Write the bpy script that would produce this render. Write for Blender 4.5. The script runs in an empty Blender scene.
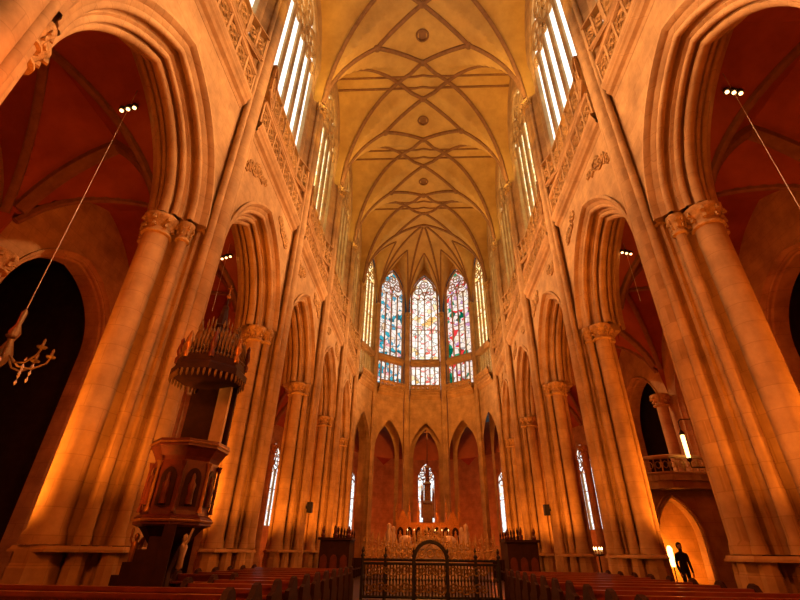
import bpy, bmesh, math, random
from math import sin, cos, pi, sqrt, acos, atan2, radians
from mathutils import Vector, Matrix
random.seed(7)
SC = bpy.context.scene
COL = SC.collection

# ------------------------------------------------------------------ materials
def mat(name, color, rough=.7, metal=0., noise=.0, nscale=3., bump=0., blocks=False, spec=.3):
    m = bpy.data.materials.new(name); m.use_nodes = True
    nt = m.node_tree; N = nt.nodes; L = nt.links
    b = N['Principled BSDF']
    b.inputs['Roughness'].default_value = rough
    b.inputs['Metallic'].default_value = metal
    b.inputs['Specular IOR Level'].default_value = spec
    b.inputs['Base Color'].default_value = (*color, 1)
    if noise or blocks or bump:
        geo = N.new('ShaderNodeNewGeometry')
        nz = N.new('ShaderNodeTexNoise'); nz.inputs['Scale'].default_value = nscale
        nz.inputs['Detail'].default_value = 5; nz.inputs['Roughness'].default_value = .65
        L.new(geo.outputs['Position'], nz.inputs['Vector'])
        rp = N.new('ShaderNodeValToRGB')
        rp.color_ramp.elements[0].position = .25; rp.color_ramp.elements[1].position = .75
        k0, k1 = 1 - noise, 1 + noise * .55
        rp.color_ramp.elements[0].color = (color[0]*k0, color[1]*k0*.92, color[2]*k0*.85, 1)
        rp.color_ramp.elements[1].color = (min(1, color[0]*k1), min(1, color[1]*k1), min(1, color[2]*k1), 1)
        L.new(nz.outputs['Fac'], rp.inputs['Fac'])
        out = rp.outputs['Color']
        if blocks:
            sx = N.new('ShaderNodeSeparateXYZ'); L.new(geo.outputs['Position'], sx.inputs[0])
            ad = N.new('ShaderNodeMath'); ad.operation = 'ADD'
            L.new(sx.outputs['X'], ad.inputs[0]); L.new(sx.outputs['Y'], ad.inputs[1])
            cb = N.new('ShaderNodeCombineXYZ'); L.new(ad.outputs[0], cb.inputs['X']); L.new(sx.outputs['Z'], cb.inputs['Y'])
            br = N.new('ShaderNodeTexBrick'); L.new(cb.outputs[0], br.inputs['Vector'])
            br.inputs['Scale'].default_value = 1.; br.inputs['Brick Width'].default_value = 1.15
            br.inputs['Row Height'].default_value = .52; br.inputs['Mortar Size'].default_value = .009
            br.inputs['Color1'].default_value = (1, 1, 1, 1); br.inputs['Color2'].default_value = (.9, .86, .82, 1)
            br.inputs['Mortar'].default_value = (.72, .66, .6, 1); br.inputs['Bias'].default_value = -.1
            mx = N.new('ShaderNodeMixRGB'); mx.blend_type = 'MULTIPLY'; mx.inputs['Fac'].default_value = .75
            L.new(out, mx.inputs['Color1']); L.new(br.outputs['Color'], mx.inputs['Color2'])
            out = mx.outputs['Color']
        L.new(out, b.inputs['Base Color'])
        if bump:
            bp = N.new('ShaderNodeBump'); bp.inputs['Strength'].default_value = bump; bp.inputs['Distance'].default_value = .03
            n2 = N.new('ShaderNodeTexNoise'); n2.inputs['Scale'].default_value = nscale*5; n2.inputs['Detail'].default_value = 4
            L.new(geo.outputs['Position'], n2.inputs['Vector'])
            L.new(n2.outputs['Fac'], bp.inputs['Height']); L.new(bp.outputs['Normal'], b.inputs['Normal'])
    return m

def emit(name, color, strength):
    m = bpy.data.materials.new(name); m.use_nodes = True
    nt = m.node_tree; nt.nodes.clear()
    e = nt.nodes.new('ShaderNodeEmission'); o = nt.nodes.new('ShaderNodeOutputMaterial')
    e.inputs['Color'].default_value = (*color, 1); e.inputs['Strength'].default_value = strength
    nt.links.new(e.outputs[0], o.inputs[0]); return m

def glass(name, ramp, strength, scale=1.6, white=.5, lead=True):
    """a lit window: coloured panes between leads, daylight behind"""
    m = bpy.data.materials.new(name); m.use_nodes = True
    nt = m.node_tree; N = nt.nodes; L = nt.links; N.clear()
    e = N.new('ShaderNodeEmission'); o = N.new('ShaderNodeOutputMaterial'); L.new(e.outputs[0], o.inputs[0])
    g = N.new('ShaderNodeTexCoord')
    nz = N.new('ShaderNodeTexNoise'); nz.inputs['Scale'].default_value = scale*.35; nz.inputs['Detail'].default_value = 1.5
    L.new(g.outputs['Object'], nz.inputs['Vector'])
    vo = N.new('ShaderNodeTexVoronoi'); vo.inputs['Scale'].default_value = scale*2.2
    L.new(g.outputs['Object'], vo.inputs['Vector'])
    sp = N.new('ShaderNodeSeparateColor'); L.new(vo.outputs['Color'], sp.inputs[0])
    a = N.new('ShaderNodeMath'); a.operation = 'MULTIPLY_ADD'; a.inputs[1].default_value = .55
    L.new(sp.outputs[0], a.inputs[0])
    b = N.new('ShaderNodeMath'); b.operation = 'MULTIPLY_ADD'; b.inputs[1].default_value = 1.3; b.inputs[2].default_value = -.42
    L.new(nz.outputs['Fac'], b.inputs[0]); L.new(b.outputs[0], a.inputs[2])
    r = N.new('ShaderNodeValToRGB'); r.color_ramp.interpolation = 'CONSTANT'
    els = r.color_ramp.elements
    while len(els) < len(ramp): els.new(.5)
    for i, (p, c) in enumerate(ramp):
        els[i].position = p; els[i].color = (*c, 1)
    L.new(a.outputs[0], r.inputs['Fac'])
    out = r.outputs['Color']
    if lead:
        v2 = N.new('ShaderNodeTexVoronoi'); v2.feature = 'DISTANCE_TO_EDGE'; v2.inputs['Scale'].default_value = scale*2.2
        L.new(g.outputs['Object'], v2.inputs['Vector'])
        s = N.new('ShaderNodeMath'); s.operation = 'GREATER_THAN'; s.inputs[1].default_value = .05
        L.new(v2.outputs['Distance'], s.inputs[0])
        mr = N.new('ShaderNodeMapRange'); mr.inputs['To Min'].default_value = .35
        L.new(s.outputs[0], mr.inputs['Value'])
        mx = N.new('ShaderNodeMixRGB'); mx.blend_type = 'MULTIPLY'; mx.inputs['Fac'].default_value = 1
        L.new(out, mx.inputs['Color1']); L.new(mr.outputs[0], mx.inputs['Color2']); out = mx.outputs['Color']
    L.new(out, e.inputs['Color']); e.inputs['Strength'].default_value = strength
    return m

STONE = mat('sandstone', (.57, .36, .145), .8, noise=.42, nscale=1.1, bump=.35, blocks=True)
CARVED = mat('carved_stone', (.60, .37, .13), .8, noise=.6, nscale=5., bump=.6)
PLASTER = mat('vault_plaster', (.62, .385, .11), .85, noise=.25, nscale=.7)
AISLEP = mat('aisle_plaster', (.40, .10, .038), .9, noise=.3, nscale=.8)  # dark red of the dim aisle light put into the plaster colour
RIB = mat('rib_stone', (.30, .15, .06), .85, noise=.3, nscale=3)
FLOOR = mat('floor_stone', (.07, .04, .028), .4, noise=.5, nscale=1.5, blocks=False)
WOOD = mat('pew_wood', (.30, .07, .02), .3, noise=.4, nscale=4., spec=.6)
DARKWOOD = mat('dark_carved_wood', (.045, .014, .007), .6, noise=.5, nscale=6., spec=.25)
REDWOOD = mat('red_brown_wood', (.15, .032, .013), .4, noise=.5, nscale=6., spec=.5)
GOLD = mat('gilding', (.55, .27, .08), .42, metal=.7, noise=.4, nscale=9.)
IRON = mat('wrought_iron', (.05, .045, .04), .45, metal=.7)
BRONZE = mat('bronze_grille', (.26, .16, .06), .5, metal=.5, noise=.4, nscale=8.)
CREST = mat('gilt_iron_crest', (.62, .40, .17), .5, metal=.25, noise=.5, nscale=12.)
MARBLE = mat('pale_marble', (.7, .58, .44), .4, noise=.25, nscale=3.)
CLOTH = mat('dark_cloth', (.02, .017, .016), .9)
SKIN = mat('skin', (.55, .32, .22), .6)
HAIR = mat('dark_hair', (.03, .02, .015), .7)
BLACK = mat('black_plastic', (.012, .012, .012), .5)
WAX = mat('candle_wax', (.85, .72, .5), .5)
VOIDM = mat('shaded_chapel_stone', (.05, .035, .025), .9, noise=.4)  # plain stone with the darkness of the unlit chapels put into its colour
RED = mat('red_cloth', (.5, .03, .02), .8)
DAY = 9.
DAYGLASS = glass('clear_leaded_glass', [(0, (1, .97, .88)), (.35, (1, .93, .78)), (.55, (.95, .9, .8)), (.72, (1, 1, .95))], 1.8, 1.2, lead=False)
W0 = (1, .93, .82)
ST_L = glass('stained_glass_blue', [(0, (.02, .16, .2)), (.20, (.05, .4, .5)), (.28, (1, .85, .75)), (.46, (.9, .4, .4)), (.50, (1, .9, .8)), (.66, (.1, .4, .55)), (.70, (1, .7, .45)), (.76, (1, .93, .9)), (.93, (.05, .3, .25))], 1.1, .8)
ST_C = glass('stained_glass_rose', [(0, (.95, .5, .15)), (.16, (1, .75, .4)), (.28, (1, .93, .8)), (.49, (.9, .15, .1)), (.525, (1, .72, .66)), (.60, (1, .92, .8)), (.72, (.9, .3, .25)), (.78, (1, .85, .6)), (.92, (.55, .7, .75))], 1.25, .8)
ST_R = glass('stained_glass_green', [(0, (.0, .12, .06)), (.20, (.02, .33, .17)), (.29, (1, .8, .7)), (.45, (.85, .05, .05)), (.51, (1, .88, .8)), (.64, (.6, .3, .5)), (.69, (1, .8, .6)), (.8, (.1, .25, .5)), (.88, (.9, .2, .15))], 1.1, .8)
ST_N = glass('stained_glass_amber', [(0, (1, .6, .2)), (.3, (1, .78, .35)), (.5, (1, .88, .55)), (.7, (.9, .6, .25))], 1.9, 1.5)
WHITEGLASS = glass('pale_chapel_glass', [(0, (.85, .95, 1)), (.35, (1, .97, .9)), (.55, (1, .6, .4)), (.62, (.9, .97, 1))], 1.6, 1.4)
BULB = emit('bulb_glow', (1, .5, .18), 7.)
TUBE = emit('lamp_tube_glow', (1, .55, .16), 6.)
FLAME = emit('flame_glow', (1, .6, .2), 14.)

# ------------------------------------------------------------------ mesh helper
class MB:
    def __init__(s): s.v = []; s.f = []
    def add(s, vs, fs):
        b = len(s.v); s.v += [tuple(p) for p in vs]; s.f += [tuple(b+i for i in f) for f in fs]
    def box(s, c, d, rz=0., taper=1.):
        x, y, z = d[0]/2, d[1]/2, d[2]/2
        P = [(-x,-y,-z),(x,-y,-z),(x,y,-z),(-x,y,-z),(-x*taper,-y*taper,z),(x*taper,-y*taper,z),(x*taper,y*taper,z),(-x*taper,y*taper,z)]
        ca, sa = cos(rz), sin(rz)
        s.add([(c[0]+p[0]*ca-p[1]*sa, c[1]+p[0]*sa+p[1]*ca, c[2]+p[2]) for p in P],
              [(0,3,2,1),(4,5,6,7),(0,1,5,4),(1,2,6,5),(2,3,7,6),(3,0,4,7)])
    def bx(s, x0, x1, y0, y1, z0, z1): s.box(((x0+x1)/2,(y0+y1)/2,(z0+z1)/2),(abs(x1-x0),abs(y1-y0),abs(z1-z0)))
    def prism(s, poly, z0, z1, scale=1., c=None):
        n = len(poly)
        if c is None: c = (sum(p[0] for p in poly)/n, sum(p[1] for p in poly)/n)
        V = [(p[0],p[1],z0) for p in poly]+[(c[0]+(p[0]-c[0])*scale, c[1]+(p[1]-c[1])*scale, z1) for p in poly]
        s.add(V, [tuple(range(n-1,-1,-1)), tuple(range(n,2*n))]+[(i,(i+1)%n,n+(i+1)%n,n+i) for i in range(n)])
    def lathe(s, prof, c, n=12, rot=0., sx=1., sy=1.):
        V = []; F = []
        for r, z in prof:
            for k in range(n):
                a = rot+2*pi*k/n; V.append((c[0]+r*sx*cos(a), c[1]+r*sy*sin(a), c[2]+z))
        m = len(prof)
        for j in range(m-1):
            for k in range(n):
                F.append((j*n+k, j*n+(k+1)%n, (j+1)*n+(k+1)%n, (j+1)*n+k))
        F.append(tuple(range(n-1,-1,-1))); F.append(tuple((m-1)*n+k for k in range(n)))
        s.add(V, F)
    def tube(s, pts, r, n=6, closed=False):
        pts = [Vector(p) for p in pts]; m = len(pts); V = []; F = []
        R = r if isinstance(r, (list, tuple)) else [r]*m
        ref = None
        for i, p in enumerate(pts):
            if closed: d = pts[(i+1)%m]-pts[i-1]
            else: d = pts[min(i+1,m-1)]-pts[max(i-1,0)]
            d.normalize()
            if ref is None:
                ref = Vector((0,0,1)) if abs(d.z) < .9 else Vector((1,0,0))
            u = (ref - d*ref.dot(d)); 
            if u.length < 1e-5: u = Vector((0,1,0)) - d*d.y
            u.normalize(); ref = u; w = d.cross(u)
            for k in range(n):
                a = 2*pi*k/n; V.append(p+(u*cos(a)+w*sin(a))*R[i])
        for i in range(m if closed else m-1):
            j = (i+1)%m
            for k in range(n): F.append((i*n+k, i*n+(k+1)%n, j*n+(k+1)%n, j*n+k))
        if not closed: F.append(tuple(range(n-1,-1,-1))); F.append(tuple((m-1)*n+k for k in range(n)))
        s.add(V, F)
    def bar(s, p, q, w, h=None): s.tube([p, q], w*.7, 4)
    def grid(s, rows):
        n = len(rows[0]); V = [p for r in rows for p in r]
        s.add(V, [(i*n+j, i*n+j+1, (i+1)*n+j+1, (i+1)*n+j) for i in range(len(rows)-1) for j in range(n-1)])
    def ngon(s, pts): s.add(pts, [tuple(range(len(pts)))])
    def slab(s, pts, off):
        """an outline given real thickness: OFF is the thickness vector"""
        n = len(pts); o = Vector(off)
        V = [Vector(p) for p in pts]; V += [p+o for p in V]
        s.add(V, [tuple(range(n)), tuple(range(2*n-1,n-1,-1))]+[(i,(i+1)%n,n+(i+1)%n,n+i) for i in range(n)])
    def build(s, name, m, parent=None, smooth=None, recalc=True):
        o = parent; org = Vector((0,0,0))
        while o is not None: org += o.location; o = o.parent
        me = bpy.data.meshes.new(name)
        me.from_pydata([Vector(p)-org for p in s.v], [], s.f); me.update()
        if recalc:
            bm = bmesh.new(); bm.from_mesh(me); bmesh.ops.recalc_face_normals(bm, faces=bm.faces); bm.to_mesh(me); bm.free()
        me.materials.append(m)
        ob = bpy.data.objects.new(name, me); COL.objects.link(ob); ob.parent = parent
        if smooth:
            me.polygons.foreach_set('use_smooth', [True]*len(me.polygons))
            me.set_sharp_from_angle(angle=radians(smooth))
        return ob

def tag(o, label, cat=None, group=None, kind=None):
    if label: o['label'] = label
    if cat: o['category'] = cat
    if group: o['group'] = group
    if kind: o['kind'] = kind
    return o
def thing(name, loc, label, cat, group=None, kind=None):
    o = bpy.data.objects.new(name, None); COL.objects.link(o); o.location = loc; o.empty_display_size = .2
    return tag(o, label, cat, group, kind)
def struct(o, label=None, cat=None): return tag(o, label, cat, None, 'structure')
def copy_tree(o, loc=None, parent=None):
    c = o.copy(); COL.objects.link(c)
    if parent is not None: c.parent = parent
    for ch in list(o.children): copy_tree(ch, None, c)
    if loc is not None: c.location = loc
    return c

# ------------------------------------------------------------------ the measured plan
EYE = 1.35
B = 7.35
PIER = [3.55+B*k for k in range(-1, 5)]          # -3.8, 3.55, 10.9, 18.25, 25.6, 32.95
YC = 39.85                                        # where the straight bays end and the apse begins
LINES = PIER+[YC]
XW = 6.85                                         # nave face of the arcade wall
XA = 8.65                                         # aisle face
XO = 14.2                                         # outer wall of the aisles
ZS = 9.95                                         # arcade springing
ZC = 15.6                                         # string course
ZT = 18.95; ZL = 20.0                                         # clerestory ledge
ZV = 26.3                                         # main vault springing
RA = 6.6                                          # apse radius
SIDE = {1: 'right', -1: 'left'}
SIDEW = {1: 'south', -1: 'north'}

def parc(h, rise): return (rise*rise+h*h)/(2*h)
def arch_pts(h, rise, off, n=14):
    """half-span h pointed arch, offset outward by off: (a, z) from a<0 to a>0"""
    R = parc(h, rise); c = R-h; Ro = R+off
    tm = acos(max(-1, min(1, c/Ro)))
    P = [(c-Ro*cos(tm*i/n), Ro*sin(tm*i/n)) for i in range(n+1)]
    return P+[(-a, z) for a, z in reversed(P[:-1])]
def roll(cx, cy, r, a0, a1, n=6): return [(cx+r*cos(radians(a0+(a1-a0)*i/n)), cy+r*sin(radians(a0+(a1-a0)*i/n))) for i in range(n+1)]
# moulding profile: (offset outward from the intrados, depth from the nave face)
HALF = [(.80, .0), (.80, -.09), (.70, -.11), (.64, -.04), (.60, .06), (.52, .10), (.46, .17)]+roll(.43, .26, .10, -70, -230)[:]+[(.46, .34), (.50, .40), (.44, .45), (.27, .46), (.22, .54)]+roll(.17, .62, .09, -80, -210)+[(.28, .68), (.32, .74), (.26, .78), (.17, .78)]+roll(.10, .90, .17, -110, -180, 4)
PROF = HALF+[(o, 1.8-d) for o, d in reversed(HALF[:-1])]
SMALL = [(.34, 0), (.34, -.06), (.27, -.07), (.24, .03), (.17, .08)]+roll(.14, .16, .06, -60, -210, 4)+[(.08, .25), (.02, .3), (0, .4), (0, .9)]

def sweep(mb, prof, h, rise, z0, T, down=None, n=14):
    rows = []
    for off, dep in prof:
        P = arch_pts(h, rise, off, n)
        row = [T(a, dep, z0+z) for a, z in P]
        if down is not None:
            row = [T(P[0][0], dep, down)]+row+[T(P[-1][0], dep, down)]
        rows.append(row)
    mb.grid(rows)

def pf(t, h, r):
    R = parc(h, r); v = R*R-(abs(t)+R-h)**2
    return sqrt(max(0, v))
MID = 8.15; LAT = 8.05
def lf(t, h, r): return r*max(0., 1-(abs(t)/h)**2.2)**(1/1.9)
# ------------------------------------------------------------------ floor, end walls
m = MB(); m.bx(-24, 24, -9, 62, -.4, 0); struct(m.build('floor', FLOOR))
m = MB(); m.bx(-24, 24, -9.4, -9, 0, 36); struct(m.build('wall_back', STONE))

# ------------------------------------------------------------------ nave arcade walls
def arch_dims(y0, y1):
    return (y1-y0)/2-1.32, 3.6
BAYS = [(LINES[i], LINES[i+1]) for i in range(len(LINES)-1)]
for s in (1, -1):
    w = MB()
    for (y0, y1) in BAYS:
        ym = (y0+y1)/2; h, rise = arch_dims(y0, y1)
        for x in (XW, XA):
            P = arch_pts(h, rise, .8)
            e_ = .505 if x == XW else .505
            pts = [(s*x, y0+e_, ZS), (s*x, y0+e_, ZC+.1), (s*x, y1-e_, ZC+.1), (s*x, y1-e_, ZS)]+[(s*x, ym+a, ZS+z) for a, z in reversed(P)]
            w.ngon(pts)
    # triforium: floor, back wall and the wall strips beside each vaulting shaft
    for (y0, y1) in BAYS: w.bx(s*XW, s*(XA+.6), y0+.505, y1-.505, ZC+.1, ZC+.5)
    w.bx(s*(XA+.2), s*(XA+.6), LINES[0], YC, ZC+.5, ZL)
    wall = struct(w.build('wall_'+SIDE[s]+'_arcade', STONE))
    for (y0, y1) in BAYS:
        ym = (y0+y1)/2; h, rise = arch_dims(y0, y1)
        a = MB(); sweep(a, PROF, h, rise, ZS, lambda a_, d, z: (s*(XW+d), ym+a_, z))
        a.build('arch_moulding', STONE, wall, smooth=38)
        for j, sg in enumerate((-1, 1) if y0 > 10 else ()):
            k = MB(); rr_ = random.Random(int(y0*10)+j)
            for q in range(9):
                cy = ym+sg*(hb_ := (y1-y0)/2-1.15)+rr_.uniform(-.35, .35)-sg*q*.16; cz = ZC-.45-rr_.random()*.3-max(0, (8-q))*.1*rr_.random()
                d_ = rr_.choice((-1, 1)); R0 = rr_.uniform(.18, .34)
                k.tube([(s*(XW-.02), cy+R0*(1-t*.8)*cos(d_*t*8), cz+R0*(1-t*.8)*sin(d_*t*8)) for t in [g/12 for g in range(13)]], .06, 5)
                k.lathe([(.01, -.1), (.09, 0), (.01, .1)], (s*(XW-.02), cy+.1, cz-.12), 6)
            k.build('carved_foliage', CARVED, wall)
    # clerestory wall: wide pointed windows between canted piers
    w = MB()
    XG = 6.98
    for (y0, y1) in BAYS:
        ym = (y0+y1)/2; hb = (y1-y0)/2; h = hb-.86; rise = 4.6; zs = 28.2
        P = arch_pts(h, rise, 0)
        top = [(ym+a*(hb/h), 26.3+lf(min(hb-.01, abs(a)*(hb-.75)/h), hb, LAT)+.25) for a, z in P]
        outer = [(s*XG, y0+.75, ZL)]+[(s*XG, y0+.75, zs)]+[(s*XG, y, z) for y, z in top]+[(s*XG, y1-.75, zs), (s*XG, y1-.75, ZL)]
        inner = [(s*XG, ym-h, ZL)]+[(s*XG, ym+a, zs+z) for a, z in P]+[(s*XG, ym+h, ZL)]
        w.ngon(outer+list(reversed(inner)))
        # splayed jambs
        rows = [[(s*(XG+d), ym-h-o, ZL)]+[(s*(XG+d), ym+a, zs+z) for a, z in arch_pts(h, rise, o)]+[(s*(XG+d), ym+h+o, ZL)] for o, d in ((0, 0), (-.12, .02), (-.15, .25))]
        w.grid(rows)
    struct(w.build('wall_'+SIDE[s]+'_clerestory', STONE))

# ------------------------------------------------------------------ string course, ledge
tn = 0
for s in (1, -1):
    for (y0, y1) in BAYS:
        tn += 1
        prof = [(7.2, ZC-.05), (6.84, ZC), (6.78, ZC+.12), (6.66, ZC+.2), (6.6, ZC+.3), (6.66, ZC+.38), (6.58, ZC+.46), (6.5, ZC+.6), (6.5, ZC+.72), (6.6, ZC+.76), (7.2, ZC+.78)]
        c = MB(); c.grid([[(s*x, y, z) for x, z in prof] for y in (y0+.6, y1-.6)])
        o = struct(c.build('trim_%d' % tn, STONE))
        l = MB()
        pl = [(7.7, y0+1.02), (6.97, y0+1.02), (6.66, y0+.58), (6.50, y0+.58), (6.86, y0+1.7), (6.86, y1-1.7), (6.50, y1-.58), (6.66, y1-.58), (6.97, y1-1.02), (7.7, y1-1.02)]
        for z0, z1, g in ((ZL-.02, ZL+.06, -.06), (ZL+.06, ZL+.16, .02)):
            l.prism([(s*(x+g), y) for x, y in pl], z0, z1)
        l.build('clerestory_ledge', STONE, o)

# ------------------------------------------------------------------ main vault
def bay_of(y):
    for (a, b) in BAYS:
        if a <= y <= b: return a, b
    return BAYS[-1] if y > YC else BAYS[0]
def vz(x, y):
    a, b = bay_of(y); mdl = (a+b)/2; h = (b-a)/2
    zm = pf(x, 6.6, MID) if abs(x) < 6.6 else 0
    zl = lf(y-mdl, h, LAT) if abs(y-mdl) < h else 0
    return ZV+max(zm, zl)
m = MB(); rows = []
ys = sorted(set([LINES[0]+i*.21 for i in range(int((YC-LINES[0])/.21)+1)]+LINES+[(a+b)/2 for a, b in BAYS]))
for y in ys: rows.append([(x*.185, y, vz(x*.185, y)) for x in range(-40, 41)])
m.grid(rows)
ceil = struct(m.build('ceiling', PLASTER, smooth=30))
m = MB(); m.bx(-8, 8, LINES[0]-5.4, LINES[0], 34, 34.4); struct(m.build('ceiling_west', PLASTER))
def rib_path(p, q, n=22, drop=.04):
    return [(p[0]+(q[0]-p[0])*i/n, p[1]+(q[1]-p[1])*i/n, vz(p[0]+(q[0]-p[0])*i/n, p[1]+(q[1]-p[1])*i/n)-drop) for i in range(n+1)]
def rib(p, q, r=.16):
    k = MB(); k.tube(rib_path(p, q), r, 6); k.build('rib', RIB, ceil, smooth=60)
for i, yk in enumerate(LINES):
    if yk < 8: continue
    last = (yk == YC)
    for s in (1, -1):
        rib((s*6.585, yk), (s*3.3, yk))
        rib((s*3.3, yk), (0, yk-2.1))
        if not last: rib((s*3.3, yk), (0, yk+2.1))
        a, b = BAYS[i-1]; rib((s*6.585, yk), (0, (a+b)/2-1.6))
        if not last:
            a, b = BAYS[i]; rib((s*6.585, yk), (0, (a+b)/2+1.6))
    if not last:
        k = MB(); zz = vz(0, yk)
        k.lathe([(.0, -.05), (.42, -.05), (.5, -.12), (.46, -.2), (.36, -.22), (.36, -.06)], (0, yk, zz), 20)
        k.build('boss', RIB, ceil, smooth=50)
        for dx, dy in ((0, 2.1), (0, -2.1), (3.3, 0), (-3.3, 0)):
            k = MB(); k.lathe([(.05, 0), (.24, -.05), (.26, -.16), (.12, -.26), (.02, -.27)], (dx, yk+dy, vz(dx, yk+dy)), 10); k.build('boss', RIB, ceil, smooth=50)
for (a, b) in BAYS[1:]:
    mdl = (a+b)/2
    for d in (-.5, .5): rib((-7.1, mdl+d), (7.1, mdl+d), .09)

# apse: vertices of the half decagon
AV = [(RA*cos(radians(36*i)), YC+RA*sin(radians(36*i))) for i in range(6)]
AP = RA*cos(radians(18))
m = MB(); rows = []
NR, NA = 26, 60
for j in range(NR+1):
    row = []
    for k in range(NA+1):
        ph = 180*k/NA; seg = min(4, int(ph//36)); loc = (ph-36*seg)-18
        rp = AP/cos(radians(loc)); rho = j/NR
        rr = rp*rho*1.03
        zm = pf(rr, 6.6, MID) if rr < 6.6 else 0
        zl = pf(abs(loc)/18*2.04, 2.04, 6.4) if rho > .3 else 0
        row.append((rr*cos(radians(ph)), YC+rr*sin(radians(ph)), ZV+max(zm, zl)))
    rows.append(row)
m.grid(rows); apsev = struct(m.build('ceiling_apse', PLASTER, smooth=30))
for i in range(1, 5):
    ph = radians(36*i); k = MB()
    k.tube([(RA*t*cos(ph), YC+RA*t*sin(ph), ZV+pf(RA*t, 6.6, MID)-.05) for t in [j/16 for j in range(1, 17)]], .12, 6); k.build('rib', RIB, apsev, smooth=60)
for i in range(5):
    k = MB(); p0 = radians(36*i); p1 = radians(36*i+18); p2 = radians(36*i+36)
    r1 = 3.4; q = [(RA*.98, p0), (r1, p1), (RA*.98, p2)]
    for (ra, aa), (rb, ab) in zip(q[:-1], q[1:]):
        pts = []
        for j in range(13):
            t = j/12; x = ra*cos(aa)*(1-t)+rb*cos(ab)*t; y = ra*sin(aa)*(1-t)+rb*sin(ab)*t
            pts.append((x, YC+y, ZV+max(pf(min(6.59, sqrt(x*x+y*y)), 6.6, MID), .05)-.05))
        k.tube(pts, .09, 5)
    k.build('rib', RIB, apsev, smooth=60)
k = MB(); k.tube([(x*.3, YC, vz(x*.3, YC)-.08) for x in range(-22, 23)], .15, 6); k.build('rib', RIB, apsev, smooth=60)

# ------------------------------------------------------------------ piers
def ring_cap(mb, x, y, z, r, n=14):
    mb.lathe([(r*1.0, -.62), (r*1.35, -.58), (r*1.35, -.52), (r*1.02, -.47), (r*1.1, -.3), (r*1.45, -.12), (r*1.6, -.06), (r*1.6, .05), (r*1.3, .09)], (x, y, z), n)
    for k in range(8):
        a = 2*pi*k/8+.2
        for zz, rr in ((-.33, 1.3), (-.14, 1.55)):
            mb.box((x+r*rr*cos(a), y+r*rr*sin(a), z+zz), (r*.34, r*.3, .13), a, .5)
OUT = [(6.95, .40), (6.98, .50), (7.03, .40), (7.10, .42), (7.16, .58), (7.28, .62), (7.38, .48), (7.46, .5), (7.56, .82), (8.04, .82), (8.1, .62), (8.2, .5), (8.3, .55), (8.36, .45), (8.45, .36)]
CORE = OUT+[(x, -v) for x, v in reversed(OUT)]
PLBL = {1: ['', 'clustered stone pier nearest the camera on the south arcade, only its capital showing', 'massive south arcade pier rising beside the open aisle at the picture edge', 'clustered south arcade pier beside the oratory balcony', 'slimmer south arcade pier carrying a black loudspeaker', 'second to last stone pier before the apse, south arcade', 'last stone pier where the south arcade meets the apse'],
        -1: ['', 'broad pale stone pier cut off at the upper corner of the north arcade', 'massive orange-lit north arcade pier with the carved pulpit against it', 'clustered north arcade pier seen just past the carved pulpit', 'slimmer north arcade pier carrying a black loudspeaker', 'second to last stone pier before the apse, north arcade', 'last stone pier where the north arcade meets the apse']}
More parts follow.
